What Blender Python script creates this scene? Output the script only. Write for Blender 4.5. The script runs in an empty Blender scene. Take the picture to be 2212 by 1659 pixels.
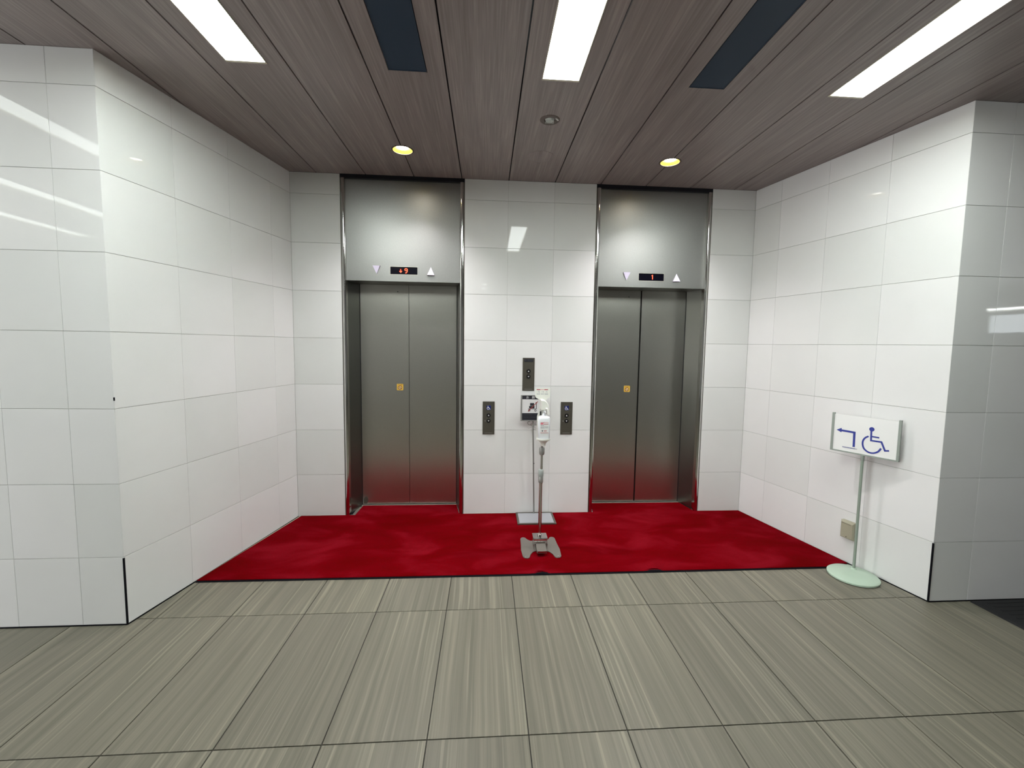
import bpy, bmesh, math, random
from mathutils import Vector, Matrix
from mathutils.geometry import tessellate_polygon
random.seed(7)
sc = bpy.context.scene
COL = sc.collection
PI = math.pi

# ------------------------------------------------------------------ camera
cam_d = bpy.data.cameras.new('camera'); cam = bpy.data.objects.new('camera', cam_d); COL.objects.link(cam)
R_ = Vector((0.9975074, -0.0690260, 0.0146391)); U_ = Vector((-0.0090345, 0.0808194, 0.9966878)); F_ = Vector((0.0699805, 0.9943358, -0.0799944))
M = Matrix.Identity(4)
for i in range(3):
    M[i][0] = R_[i]; M[i][1] = U_[i]; M[i][2] = -F_[i]
M.translation = Vector((-0.06025, -3.84576, 1.54035))
cam.matrix_world = M
cam_d.sensor_fit = 'HORIZONTAL'; cam_d.sensor_width = 36.0
cam_d.lens = 935.49 / 2212 * 36
cam_d.shift_x = -9.889 / 2212; cam_d.shift_y = -8.642 / 2212
cam_d.clip_start = 0.02
sc.camera = cam

# ------------------------------------------------------------------ world, exposure
w = bpy.data.worlds.new('world'); sc.world = w; w.use_nodes = True
w.node_tree.nodes['Background'].inputs[0].default_value = (0.75, 0.85, 1.0, 1)
w.node_tree.nodes['Background'].inputs[1].default_value = 0.3
sc.view_settings.view_transform = 'Standard'
try: sc.view_settings.look = 'None'
except Exception: pass
sc.view_settings.gamma = 1.0
sc.view_settings.use_curve_mapping = False
sc.view_settings.exposure = 0.88
STRIP = 21.5          # radiance of the linear ceiling lights
STRIP_COL = (0.93, 1.0, 0.96)
DOWN_W = 84.0          # watts of each downlight's spot

# ------------------------------------------------------------------ measured layout (metres)
H = 2.952                       # ceiling
JZ = [0.0, 0.379, 0.779, 1.179, 1.579, 1.979, 2.379, 2.779, H]
XL, XR = -1.707, 2.340          # back wall corners
P0L, P0R = -1.301, -0.257       # left elevator portal
P1L, P1R = 0.889, 1.940         # right elevator portal
LF = (-1.988, -1.473); RF = (2.670, -1.476)
PW, PX = 0.40246, -0.2833       # ceiling panel module
FW, FX = 0.39958, -0.27865      # floor tile width
FL, FY = 0.83086, -1.42307

# ------------------------------------------------------------------ helpers
def srgb(r, g, b):
    f = lambda c: (c / 255 / 12.92) if c / 255 <= 0.04045 else ((c / 255 + 0.055) / 1.055) ** 2.4
    return (f(r), f(g), f(b), 1)

def mat(name, col, rough=0.5, metal=0.0, emit=None, estr=0.0, spec=None, coat=0.0, aniso=0.0):
    m = bpy.data.materials.new(name); m.use_nodes = True
    b = m.node_tree.nodes['Principled BSDF']
    b.inputs['Base Color'].default_value = col if len(col) == 4 else (*col, 1)
    b.inputs['Roughness'].default_value = rough; b.inputs['Metallic'].default_value = metal
    if spec is not None: b.inputs['Specular IOR Level'].default_value = spec
    if coat: b.inputs['Coat Weight'].default_value = coat; b.inputs['Coat Roughness'].default_value = 0.05
    if aniso: b.inputs['Anisotropic'].default_value = aniso
    if emit is not None:
        b.inputs['Emission Color'].default_value = (*emit[:3], 1); b.inputs['Emission Strength'].default_value = estr
    return m

def nodes(m): return m.node_tree.nodes, m.node_tree.links, m.node_tree.nodes['Principled BSDF']

def ramp(n, stops):
    r = n.new('ShaderNodeValToRGB'); e = r.color_ramp.elements
    while len(e) < len(stops): e.new(0.5)
    for k, (p, c) in enumerate(stops): e[k].position = p; e[k].color = c if len(c) == 4 else (*c, 1)
    return r

def obj_coords(m, scale, rnd=0.0, rot=(0, 0, 0)):
    """object coordinates scaled, plus a random offset per object"""
    n, l, b = nodes(m)
    tc = n.new('ShaderNodeTexCoord'); mp = n.new('ShaderNodeMapping')
    mp.inputs['Scale'].default_value = scale; mp.inputs['Rotation'].default_value = rot
    l.new(tc.outputs['Object'], mp.inputs['Vector'])
    if rnd:
        oi = n.new('ShaderNodeObjectInfo'); mu = n.new('ShaderNodeVectorMath'); mu.operation = 'SCALE'
        mu.inputs[0].default_value = (rnd, rnd * 1.7, rnd * 2.3)
        l.new(oi.outputs['Random'], mu.inputs['Scale']); l.new(mu.outputs[0], mp.inputs['Location'])
    return mp

def bump(m, src, strength, dist):
    n, l, b = nodes(m)
    bp = n.new('ShaderNodeBump'); bp.inputs['Strength'].default_value = strength; bp.inputs['Distance'].default_value = dist
    l.new(src, bp.inputs['Height']); l.new(bp.outputs[0], b.inputs['Normal'])

# --- materials
def make_wall_tile(name='white_crystal_tile'):
    m = mat(name, (0.72, 0.72, 0.70), 0.03)
    n, l, b = nodes(m)
    oi = n.new('ShaderNodeObjectInfo')
    r = ramp(n, [(0.0, (0.70, 0.705, 0.69)), (0.5, (0.74, 0.74, 0.73)), (1.0, (0.76, 0.755, 0.75))])
    l.new(oi.outputs['Random'], r.inputs[0])
    mp = obj_coords(m, (1, 1, 1), 9)
    nz = n.new('ShaderNodeTexNoise'); nz.inputs['Scale'].default_value = 3.0; nz.inputs['Detail'].default_value = 3
    l.new(mp.outputs[0], nz.inputs['Vector'])
    mx = n.new('ShaderNodeMixRGB'); mx.blend_type = 'MULTIPLY'; mx.inputs[0].default_value = 0.10
    r2 = ramp(n, [(0.35, (0.75, 0.77, 0.74)), (0.65, (1, 1, 1))]); l.new(nz.outputs[0], r2.inputs[0])
    l.new(r.outputs[0], mx.inputs[1]); l.new(r2.outputs[0], mx.inputs[2]); l.new(mx.outputs[0], b.inputs['Base Color'])
    b.inputs['Specular IOR Level'].default_value = 0.15
    nb = n.new('ShaderNodeTexNoise'); nb.inputs['Scale'].default_value = 1.6; l.new(mp.outputs[0], nb.inputs['Vector'])
    bump(m, nb.outputs[0], 0.06, 0.004)
    return m
M_tile = make_wall_tile()
M_grout = mat('grey_grout', srgb(168, 168, 163), 0.8)
M_gasket = mat('black_gasket', (0.006, 0.006, 0.008), 0.9, spec=0.05)

def make_floor_tile():
    m = mat('striped_stone_tile', (0.2, 0.2, 0.17), 0.42)
    n, l, b = nodes(m)
    mp = obj_coords(m, (1, 1, 1), 13)
    # warp so that the veins wander a little
    nw = n.new('ShaderNodeTexNoise'); nw.inputs['Scale'].default_value = 2.2; nw.inputs['Detail'].default_value = 2
    l.new(mp.outputs[0], nw.inputs['Vector'])
    sub = n.new('ShaderNodeVectorMath'); sub.operation = 'MULTIPLY_ADD'
    sub.inputs[1].default_value = (0.016, 0.0, 0.0)
    l.new(nw.outputs['Color'], sub.inputs[0]); l.new(mp.outputs[0], sub.inputs[2])
    def streak(sx, sy, detail, rough=0.6):
        mm = n.new('ShaderNodeMapping'); mm.inputs['Scale'].default_value = (sx, sy, 1)
        l.new(sub.outputs[0], mm.inputs['Vector'])
        t = n.new('ShaderNodeTexNoise'); t.inputs['Scale'].default_value = 1.0; t.inputs['Detail'].default_value = detail
        t.inputs['Roughness'].default_value = rough
        l.new(mm.outputs[0], t.inputs['Vector']); return t
    a = streak(34, 0.6, 4); f = streak(150, 1.3, 2); c = streak(13, 0.7, 2); s = streak(85, 0.9, 1, 0.4)
    r1 = ramp(n, [(0.3, srgb(100, 97, 84)), (0.5, srgb(113, 109, 96)), (0.72, srgb(127, 122, 107))]); l.new(a.outputs[0], r1.inputs[0])
    m1 = n.new('ShaderNodeMixRGB'); m1.blend_type = 'MULTIPLY'; m1.inputs[0].default_value = 0.55
    r2 = ramp(n, [(0.35, (0.78, 0.78, 0.78)), (0.6, (1, 1, 1))]); l.new(f.outputs[0], r2.inputs[0])
    l.new(r1.outputs[0], m1.inputs[1]); l.new(r2.outputs[0], m1.inputs[2])
    # bright thin veins gathered where the broad noise is high
    r3 = ramp(n, [(0.57, (0, 0, 0)), (0.66, (1, 1, 1))]); l.new(s.outputs[0], r3.inputs[0])
    r4 = ramp(n, [(0.38, (0.15, 0.15, 0.15)), (0.62, (1, 1, 1))]); l.new(c.outputs[0], r4.inputs[0])
    mu = n.new('ShaderNodeMath'); mu.operation = 'MULTIPLY'; l.new(r3.outputs[0], mu.inputs[0]); l.new(r4.outputs[0], mu.inputs[1])
    mu2 = n.new('ShaderNodeMath'); mu2.operation = 'MULTIPLY'; mu2.inputs[1].default_value = 0.4; l.new(mu.outputs[0], mu2.inputs[0])
    m2 = n.new('ShaderNodeMixRGB'); m2.inputs[2].default_value = srgb(160, 156, 137)
    l.new(mu2.outputs[0], m2.inputs[0]); l.new(m1.outputs[0], m2.inputs[1])
    # tone per tile
    oi = n.new('ShaderNodeObjectInfo'); rt = ramp(n, [(0, (0.90, 0.90, 0.90)), (1, (1.0, 1.0, 0.985))]); l.new(oi.outputs['Random'], rt.inputs[0])
    m3 = n.new('ShaderNodeMixRGB'); m3.blend_type = 'MULTIPLY'; m3.inputs[0].default_value = 1
    l.new(m2.outputs[0], m3.inputs[1]); l.new(rt.outputs[0], m3.inputs[2]); l.new(m3.outputs[0], b.inputs['Base Color'])
    bump(m, f.outputs[0], 0.15, 0.0008)
    return m
M_floor = make_floor_tile()
M_floor_grout = mat('dark_floor_grout', srgb(50, 48, 44), 0.85)

def make_ceiling():
    m = mat('dark_wood_laminate', (0.08, 0.065, 0.06), 0.42)
    n, l, b = nodes(m)
    mp = obj_coords(m, (1, 1, 1), 11)
    def streak(sx, sy, d):
        mm = n.new('ShaderNodeMapping'); mm.inputs['Scale'].default_value = (sx, sy, 1); l.new(mp.outputs[0], mm.inputs['Vector'])
        t = n.new('ShaderNodeTexNoise'); t.inputs['Scale'].default_value = 1; t.inputs['Detail'].default_value = d
        l.new(mm.outputs[0], t.inputs['Vector']); return t
    a = streak(120, 3.0, 3); c = streak(14, 0.7, 2)
    r1 = ramp(n, [(0.33, srgb(136, 127, 125)), (0.52, srgb(146, 136, 134)), (0.72, srgb(162, 152, 149))]); l.new(a.outputs[0], r1.inputs[0])
    r2 = ramp(n, [(0.3, (0.82, 0.80, 0.80)), (0.7, (1.06, 1.05, 1.04))]); l.new(c.outputs[0], r2.inputs[0])
    mx = n.new('ShaderNodeMixRGB'); mx.blend_type = 'MULTIPLY'; mx.inputs[0].default_value = 1
    l.new(r1.outputs[0], mx.inputs[1]); l.new(r2.outputs[0], mx.inputs[2]); l.new(mx.outputs[0], b.inputs['Base Color'])
    bump(m, a.outputs[0], 0.15, 0.0006)
    return m
M_ceil = make_ceiling()
M_dark = mat('dark_gap', (0.006, 0.008, 0.012), 0.7)
M_vent = mat('dark_navy_slot', srgb(20, 46, 68), 0.6)
M_strip = mat('strip_diffuser', (0.9, 0.9, 0.9), 0.5, emit=STRIP_COL, estr=STRIP)
M_strip_dim = mat('lobby_strip_diffuser', (0.9, 0.9, 0.9), 0.5, emit=STRIP_COL, estr=STRIP*0.38)
M_frame_w = mat('warm_white_trim', srgb(205, 200, 180), 0.5)

def make_steel(name, c, rough, sx, sz, var=0.08):
    m = mat(name, c, rough, 1.0)
    n, l, b = nodes(m)
    mp = obj_coords(m, (sx, sx, sz))
    t = n.new('ShaderNodeTexNoise'); t.inputs['Scale'].default_value = 1; t.inputs['Detail'].default_value = 3; l.new(mp.outputs[0], t.inputs['Vector'])
    lo = tuple(v * (1 - var) for v in c[:3]); hi = tuple(min(1, v * (1 + var)) for v in c[:3])
    r = ramp(n, [(0.3, lo), (0.7, hi)]); l.new(t.outputs[0], r.inputs[0]); l.new(r.outputs[0], b.inputs['Base Color'])
    return m
M_header = make_steel('vibration_steel', (0.35, 0.35, 0.337), 0.40, 250, 250, 0.04)
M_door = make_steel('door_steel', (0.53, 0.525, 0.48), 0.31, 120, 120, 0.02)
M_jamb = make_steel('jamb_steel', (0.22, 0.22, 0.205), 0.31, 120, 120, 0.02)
M_headbar = mat('dark_shadow_steel', srgb(34, 35, 42), 0.4, 0.5)
M_polish = mat('polished_steel', (0.62, 0.62, 0.60), 0.10, 1.0)
M_chrome = mat('satin_chrome', (0.55, 0.52, 0.50), 0.18, 1.0)
M_grey_metal = mat('brushed_base_steel', srgb(140, 135, 128), 0.42, 0.75)
M_plate = mat('call_plate_steel', srgb(104, 101, 92), 0.38, 0.7)
M_black = mat('black_plastic', (0.006, 0.006, 0.007), 0.3)
M_screen = mat('black_display_glass', (0.002, 0.002, 0.006), 0.12)
M_lcd = mat('dim_lcd', srgb(52, 54, 60), 0.3)
M_led = mat('orange_red_led', (0.8, 0.1, 0.03), 0.5, emit=(1.0, 0.055, 0.025), estr=1.9)
M_white = mat('white_print', srgb(225, 225, 225), 0.5)
M_lantern = mat('milky_lantern', srgb(214, 208, 228), 0.25)
M_yellow = mat('yellow_sticker', srgb(222, 180, 70), 0.5)
M_brown = mat('brown_print', srgb(110, 62, 15), 0.5)
M_beigeprint = mat('beige_print', srgb(222, 190, 140), 0.5)
M_blue = mat('blue_print', srgb(24, 42, 138), 0.45)
M_bluesq = mat('blue_sticker', srgb(20, 38, 112), 0.4)
M_plastic = mat('white_plastic', srgb(232, 232, 224), 0.35)
M_bottle = mat('milky_bottle_plastic', srgb(238, 240, 244), 0.3)
M_red = mat('red_print', srgb(178, 60, 72), 0.5)
M_redslash = mat('dark_red_print', srgb(150, 42, 38), 0.5)
M_pink = mat('pink_print', srgb(226, 130, 146), 0.5)
M_speckle = mat('speckled_grey', srgb(150, 152, 156), 0.6)
M_ltgrey = mat('light_grey_print', srgb(176, 176, 180), 0.5)
M_black_print = mat('charcoal_print', srgb(38, 38, 46), 0.45)
M_signwhite = mat('sign_white', srgb(214, 214, 214), 0.4)
M_signframe = mat('grey_sign_frame', srgb(150, 150, 146), 0.4, 0.4)
M_collar = mat('grey_collar_plastic', srgb(158, 164, 160), 0.4)
M_green = mat('pale_green_enamel', srgb(174, 194, 175), 0.25)
M_greenpole = mat('grey_green_pole', srgb(140, 152, 140), 0.35)
M_greenframe = mat('grey_green_frame', srgb(138, 146, 138), 0.4)
M_board = mat('white_board', srgb(228, 228, 226), 0.35)
M_outlet = mat('beige_box_plastic', srgb(158, 154, 134), 0.5)
M_gold = mat('gold_reflector', (0.34, 0.26, 0.02), 0.4, 0.2)
M_lamp = mat('downlight_lamp', (1, 1, 1), 0.5, emit=(1.0, 0.93, 0.82), estr=26)
M_ring = mat('brown_ring', srgb(96, 86, 80), 0.5)
M_glass_det = mat('faceted_clear_lens', srgb(210, 214, 210), 0.12, spec=0.8)

def make_carpet():
    m = mat('red_pile', (0.2, 0.004, 0.01), 0.95)
    n, l, b = nodes(m)
    mp = obj_coords(m, (1, 1, 1))
    t = n.new('ShaderNodeTexNoise'); t.inputs['Scale'].default_value = 2.6; t.inputs['Detail'].default_value = 5; t.inputs['Roughness'].default_value = 0.55
    t.inputs['Distortion'].default_value = 0.7
    mm = n.new('ShaderNodeMapping'); mm.inputs['Scale'].default_value = (0.8, 1.5, 1); l.new(mp.outputs[0], mm.inputs[0]); l.new(mm.outputs[0], t.inputs['Vector'])
    r = ramp(n, [(0.36, srgb(96, 0, 3)), (0.5, srgb(106, 0, 8)), (0.68, srgb(122, 11, 24))]); l.new(t.outputs[0], r.inputs[0])  # patchy reds paint in the velvet shading of the pile direction
    f = n.new('ShaderNodeTexNoise'); f.inputs['Scale'].default_value = 260; f.inputs['Detail'].default_value = 2; l.new(mp.outputs[0], f.inputs['Vector'])
    r2 = ramp(n, [(0.35, (0.72, 0.72, 0.72)), (0.65, (1.1, 1.1, 1.1))]); l.new(f.outputs[0], r2.inputs[0])
    mx = n.new('ShaderNodeMixRGB'); mx.blend_type = 'MULTIPLY'; mx.inputs[0].default_value = 1
    l.new(r.outputs[0], mx.inputs[1]); l.new(r2.outputs[0], mx.inputs[2]); l.new(mx.outputs[0], b.inputs['Base Color'])
    b.inputs['Specular IOR Level'].default_value = 0.02
    b.inputs['Sheen Weight'].default_value = 0.0; b.inputs['Sheen Tint'].default_value = (1, 0.4, 0.45, 1)
    bump(m, f.outputs[0], 0.5, 0.003)
    return m
M_carpet = make_carpet()
M_sill = mat('aluminium_sill', srgb(190, 186, 176), 0.35, 0.8)
M_mat = mat('black_door_mat', srgb(22, 22, 24), 0.9)
M_lobby = mat('lobby_wall_paint', srgb(200, 200, 196), 0.6)
M_fill_pane = mat('fill_light_pane', (0.6, 0.7, 0.8), 0.2, emit=(0.97, 0.98, 1.0), estr=5.0)  # glow of the added fill windows at the left of the lobby

# --- mesh building
class MB:
    def __init__(s): s.v = []; s.f = []
    def add(s, vs, fs):
        o = len(s.v); s.v += [tuple(v) for v in vs]; s.f += [tuple(i + o for i in f) for f in fs]; return s
    def box(s, x0, x1, y0, y1, z0, z1):
        return s.add([(x0,y0,z0),(x1,y0,z0),(x1,y1,z0),(x0,y1,z0),(x0,y0,z1),(x1,y0,z1),(x1,y1,z1),(x0,y1,z1)],
                     [(3,2,1,0),(4,5,6,7),(0,1,5,4),(1,2,6,5),(2,3,7,6),(3,0,4,7)])
    def bevbox(s, x0, x1, y0, y1, z0, z1, b=0.0012):
        """slab facing -Y whose front edges are chamfered"""
        return s.add([(x0,y0+b,z0),(x1,y0+b,z0),(x1,y0+b,z1),(x0,y0+b,z1),
                      (x0+b,y0,z0+b),(x1-b,y0,z0+b),(x1-b,y0,z1-b),(x0+b,y0,z1-b),
                      (x0,y1,z0),(x1,y1,z0),(x1,y1,z1),(x0,y1,z1)],
                     [(4,5,6,7),(0,1,5,4),(1,2,6,5),(2,3,7,6),(3,0,4,7),(8,9,1,0),(9,10,2,1),(10,11,3,2),(11,8,0,3),(11,10,9,8)])
    def prism(s, outline, holes, a0, a1, axis='y'):
        """2-D outline with holes extruded from a0 to a1 along axis"""
        loops = [outline] + list(holes)
        tri = tessellate_polygon([[Vector((p[0], p[1], 0)) for p in lp] for lp in loops])
        flat = [p for lp in loops for p in lp]; n = len(flat)
        def P(p, a):
            return (p[0], a, p[1]) if axis == 'y' else ((p[0], p[1], a) if axis == 'z' else (a, p[0], p[1]))
        vs = [P(p, a0) for p in flat] + [P(p, a1) for p in flat]
        fs = [tuple(t) for t in tri] + [tuple(i + n for i in reversed(t)) for t in tri]
        o = 0
        for lp in loops:
            k = len(lp)
            for i in range(k):
                j = (i + 1) % k; fs.append((o + i, o + j, n + o + j, n + o + i))
            o += k
        return s.add(vs, fs)
    def lathe(s, prof, seg=32, c=(0, 0, 0), sx=1, sy=1, cap=True):
        vs = []; fs = []; n = len(prof)
        for i in range(seg):
            a = 2 * PI * i / seg
            for r, z in prof: vs.append((c[0] + sx * r * math.cos(a), c[1] + sy * r * math.sin(a), c[2] + z))
        for i in range(seg):
            j = (i + 1) % seg
            for k in range(n - 1): fs.append((i*n+k, j*n+k, j*n+k+1, i*n+k+1))
        if cap and prof[0][0] > 1e-6: fs.append(tuple(i * n for i in range(seg))[::-1])
        if cap and prof[-1][0] > 1e-6: fs.append(tuple(i * n + n - 1 for i in range(seg)))
        return s.add(vs, fs)
    def cyl(s, p, q, r, seg=16, r2=None):
        p, q = Vector(p), Vector(q); r2 = r if r2 is None else r2
        d = (q - p).normalized(); a = d.orthogonal().normalized(); b = d.cross(a)
        vs = [p + (a * math.cos(2*PI*i/seg) + b * math.sin(2*PI*i/seg)) * r for i in range(seg)] + \
             [q + (a * math.cos(2*PI*i/seg) + b * math.sin(2*PI*i/seg)) * r2 for i in range(seg)]
        fs = [(i, (i+1) % seg, seg + (i+1) % seg, seg + i) for i in range(seg)] + [tuple(range(seg))[::-1], tuple(range(seg, 2*seg))]
        return s.add(vs, fs)
    def tube(s, pts, r, seg=8):
        for a, b in zip(pts[:-1], pts[1:]): s.cyl(a, b, r, seg)
        return s
    def loft(s, ra, rb):
        """solid between two quads given as 4 corner lists"""
        return s.add(list(ra) + list(rb), [(3,2,1,0),(4,5,6,7),(0,1,5,4),(1,2,6,5),(2,3,7,6),(3,0,4,7)])
    def mesh(s, name, material, smooth=False):
        me = bpy.data.meshes.new(name); me.from_pydata([tuple(v) for v in s.v], [], s.f); me.materials.append(material)
        bm = bmesh.new(); bm.from_mesh(me)
        if smooth == 'merge': bmesh.ops.remove_doubles(bm, verts=bm.verts, dist=1e-6)
        bmesh.ops.recalc_face_normals(bm, faces=bm.faces); bm.to_mesh(me); bm.free()
        if smooth:
            for p in me.polygons: p.use_smooth = True
            try: me.set_sharp_from_angle(angle=math.radians(40))
            except Exception: pass
        return me
    def build(s, name, material, parent=None, loc=(0,0,0), rz=0.0, smooth=False, kind=None, label=None):
        return link(name, s.mesh(name, material, smooth), parent, loc, rz, kind, label)

def link(name, me, parent=None, loc=(0,0,0), rz=0.0, kind=None, label=None):
    o = bpy.data.objects.new(name, me); COL.objects.link(o); o.parent = parent; o.location = loc; o.rotation_euler = (0, 0, rz)
    if kind: o['kind'] = kind
    if label: o['label'] = label
    return o
def thing(name, label, cat, loc=(0,0,0), rz=0.0, group=None):
    o = bpy.data.objects.new(name, None); COL.objects.link(o); o.location = loc; o.rotation_euler = (0,0,rz)
    o.empty_display_size = 0.1
    o['label'] = label; o['category'] = cat
    if group: o['group'] = group
    return o
def tag(o, label, cat, group=None):
    o['label'] = label; o['category'] = cat
    if group: o['group'] = group
    return o
def B(x0, x1, y0, y1, z0, z1): return MB().box(x0, x1, y0, y1, z0, z1)
def circ(cx, cy, r, n=24, a0=0, a1=2*PI, end=False):
    k = n if not end else n
    return [(cx + r*math.cos(a0+(a1-a0)*i/(k if not end else k-1)), cy + r*math.sin(a0+(a1-a0)*i/(k if not end else k-1))) for i in range(k)]
def rrect(x0, x1, z0, z1, r, n=5):
    p = []
    for cx, cz, a in ((x1-r, z1-r, 0), (x0+r, z1-r, PI/2), (x0+r, z0+r, PI), (x1-r, z0+r, 1.5*PI)):
        for i in range(n): t = a + PI/2*i/(n-1); p.append((cx+r*math.cos(t), cz+r*math.sin(t)))
    return p
def stroke(pts, wd):
    """mitred band outline around an open polyline"""
    L, Rr = [], []
    n = len(pts)
    for i, p in enumerate(pts):
        p = Vector(p)
        d0 = (p - Vector(pts[i-1])).normalized() if i > 0 else None
        d1 = (Vector(pts[i+1]) - p).normalized() if i < n-1 else None
        d = d1 if d0 is None else (d0 if d1 is None else (d0 + d1).normalized())
        nn = Vector((-d.y, d.x)); k = 1.0
        if d0 is not None and d1 is not None: k = 1 / max(0.35, nn.dot(Vector((-d0.y, d0.x))))
        L.append(tuple(p + nn*wd/2*k)); Rr.append(tuple(p - nn*wd/2*k))
    return L + Rr[::-1]
def curve(pts, n=5):
    out = []
    P = [Vector(p) for p in pts]; P = [P[0]*2 - P[1]] + P + [P[-1]*2 - P[-2]]
    for i in range(1, len(P)-2):
        a, b, c, d = P[i-1:i+3]
        for k in range(n):
            u = k/n
            out.append(tuple(0.5*((2*b) + (c-a)*u + (2*a-5*b+4*c-d)*u*u + (3*b-a-3*c+d)*u**3)))
    return out + [tuple(P[-2])]
def print2d(name, shapes, material, parent, y, t=0.0006, label=None):
    """thin raised print on a face that looks towards -Y at depth y"""
    mb = MB()
    for k, sh in enumerate(shapes): mb.prism(sh, [], y - t - k*0.00002, y + 0.0001)
    return mb.build(name, material, parent, label=label)
def text_obj(s, size, material, name, parent, loc, rot=(PI/2, 0, 0), sx=1.0, extr=0.0004, label=None):
    cu = bpy.data.curves.new(name, 'FONT'); cu.body = s; cu.size = size; cu.align_x = 'CENTER'; cu.align_y = 'CENTER'; cu.extrude = extr
    tmp = bpy.data.objects.new('tmp', cu); COL.objects.link(tmp); bpy.context.view_layer.update()
    dg = bpy.context.evaluated_depsgraph_get()
    me = bpy.data.meshes.new_from_object(tmp.evaluated_get(dg)); bpy.data.objects.remove(tmp)
    me.name = name; me.materials.clear(); me.materials.append(material)
    o = bpy.data.objects.new(name, me); COL.objects.link(o); o.parent = parent; o.location = loc; o.rotation_euler = rot; o.scale = (sx, 1, 1)
    if label: o['label'] = label
    return o

# ------------------------------------------------------------------ floor
fl = B(-9, 13, -10, 0.6, -0.08, -0.004).build('floor', M_floor_grout, kind='structure')
tile_me = {}
def floor_tile(w_, l_):
    key = (round(w_, 3), round(l_, 3))
    if key not in tile_me:
        g, b = 0.0022, 0.0008
        mb = MB(); x, y = w_/2 - g, l_/2 - g
        mb.add([(-x,-y,-.006),(x,-y,-.006),(x,y,-.006),(-x,y,-.006),(-x,-y,-b),(x,-y,-b),(x,y,-b),(-x,y,-b),
                (-x+b,-y+b,0),(x-b,-y+b,0),(x-b,y-b,0),(-x+b,y-b,0)],
               [(3,2,1,0),(0,1,5,4),(1,2,6,5),(2,3,7,6),(3,0,4,7),(4,5,9,8),(5,6,10,9),(6,7,11,10),(7,4,8,11),(8,9,10,11)])
        tile_me[key] = mb.mesh('tile', M_floor)
    return tile_me[key]
for row in range(-1, 5):
    yc = FY - FL * (row + 0.5) if row >= 0 else FY + FL/2
    for k in range(-13, 17):
        xc = FX + FW * (k + 0.5)
        if row < 0 and not (-2.2 < xc < 2.8): continue
        link('tile', floor_tile(FW, FL), fl, (xc, yc, 0))
# plain paving further off, joined
mb = MB()
for row in range(5, 10):
    for k in range(-20, 32):
        x = FX + FW*k; y = FY - FL*(row+1); mb.box(x+.002, x+FW-.002, y+.002, y+FL-.002, -.006, 0)
for row in range(0, 5):
    for k in list(range(-20, -13)) + list(range(17, 32)):
        x = FX + FW*k; y = FY - FL*(row+1); mb.box(x+.002, x+FW-.002, y+.002, y+FL-.002, -.006, 0)
mb.build('paving', M_floor, fl, kind='stuff')

# ------------------------------------------------------------------ walls
wall_me = {}
def wtile(w_, h_):
    key = (round(w_, 4), round(h_, 4))
    if key not in wall_me:
        g = 0.0005; gz = 0.0012
        wall_me[key] = MB().bevbox(g, w_-g, 0, 0.010, gz, h_-gz, 0.0007).mesh('tile', M_tile)
    return wall_me[key]
def tiled(parent, xs, ox=0.0, zs=JZ):
    for a, b in zip(xs[:-1], xs[1:]):
        for z0, z1 in zip(zs[:-1], zs[1:]):
            lo = z0 + (0.004 if z0 == 0 else 0)
            link('tile', wtile(b-a, z1-lo), parent, (ox + a, 0, lo))
T0 = 0.0042   # grout face behind tile face
# back wall: three piers beside and between the lifts, slab behind the lifts
mb = MB(); 
for a, b in ((XL-.02, P0L), (P0R, P1L), (P1R, XR+.02)): mb.box(a, b, T0, 0.36, 0, H)
wb = mb.build('wall_back', M_grout, kind='structure')
tiled(wb, [XL, P0L]); tiled(wb, [P0R, 0.117, 0.520, P1L]); tiled(wb, [P1R, XR])
B(XL-.02, XR+.02, 0.36, 0.42, 0, H).build('core_wall', M_dark, wb)
# side walls, splayed
def side_wall(name, p, q, first):
    """wall face runs p -> q seen with p on the left; first = tile widths from p"""
    p, q = Vector(p), Vector(q); d = q - p; L = d.length; ang = math.atan2(d.y, d.x)
    root = MB().box(0, L, T0, 0.15, 0, H).build(name, M_grout, None, (p.x, p.y, 0), ang, kind='structure')
    tiled(root, [0] + first + [L]); return root, L, ang
WL, LL, AL = side_wall('wall_left', LF, (XL, 0), [0.414, 0.835, 1.255])
LR = math.hypot(RF[0]-XR, RF[1])
WR, LR_, AR = side_wall('wall_right', (XR, 0), RF, [LR-1.243, LR-0.832, LR-0.412])
# outer walls facing the lobby
FLW = 5.6
mb = MB().box(-LF[0]*0 - FLW, 0, T0, 0.15, 0, H)
wfl = mb.build('wall_left_outer', M_grout, None, (LF[0], LF[1], 0), 0, kind='structure')
xs = [0, -0.224, -0.544]; 
while xs[-1] > -4.9: xs.append(xs[-1] - 0.40)
xs.append(-FLW); tiled(wfl, xs[::-1])
FRW = 9.0
wfr = MB().box(0, FRW, T0, 0.15, 0, H).build('wall_right_outer', M_grout, None, (RF[0], RF[1], 0), 0, kind='structure')
xs = [0, 0.258]
while xs[-1] < 4.4: xs.append(xs[-1] + 0.40)
xs.append(FRW); tiled(wfr, xs)
# black sealant line along the foot of the walls
for nm, root, L in (('left', WL, LL), ('right', WR, LR_)):
    B(0, L, -0.0045, 0.004, 0, 0.005).build('sealant_line', M_gasket, root)
B(-FLW, 0, -0.0045, 0.004, 0, 0.006).build('sealant_line', M_gasket, wfl)
B(0, FRW, -0.0045, 0.004, 0, 0.006).build('sealant_line', M_gasket, wfr)
# black guards on the lowest course of the two outer corners
def guard(name, x, y, s):
    mb = MB().box(x-0.0026, x+0.0026, y-0.0035, y+0.006, 0.0, 0.374)
    return mb.build(name, M_gasket, kind='structure')
guard('trim_1', LF[0], LF[1], -1); guard('trim_2', RF[0], RF[1], 1)
B(LF[0]-.002, LF[0]+.003, LF[1]-.002, LF[1]+.003, 1.222, 1.240).build('trim_3', M_gasket, kind='structure')
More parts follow.
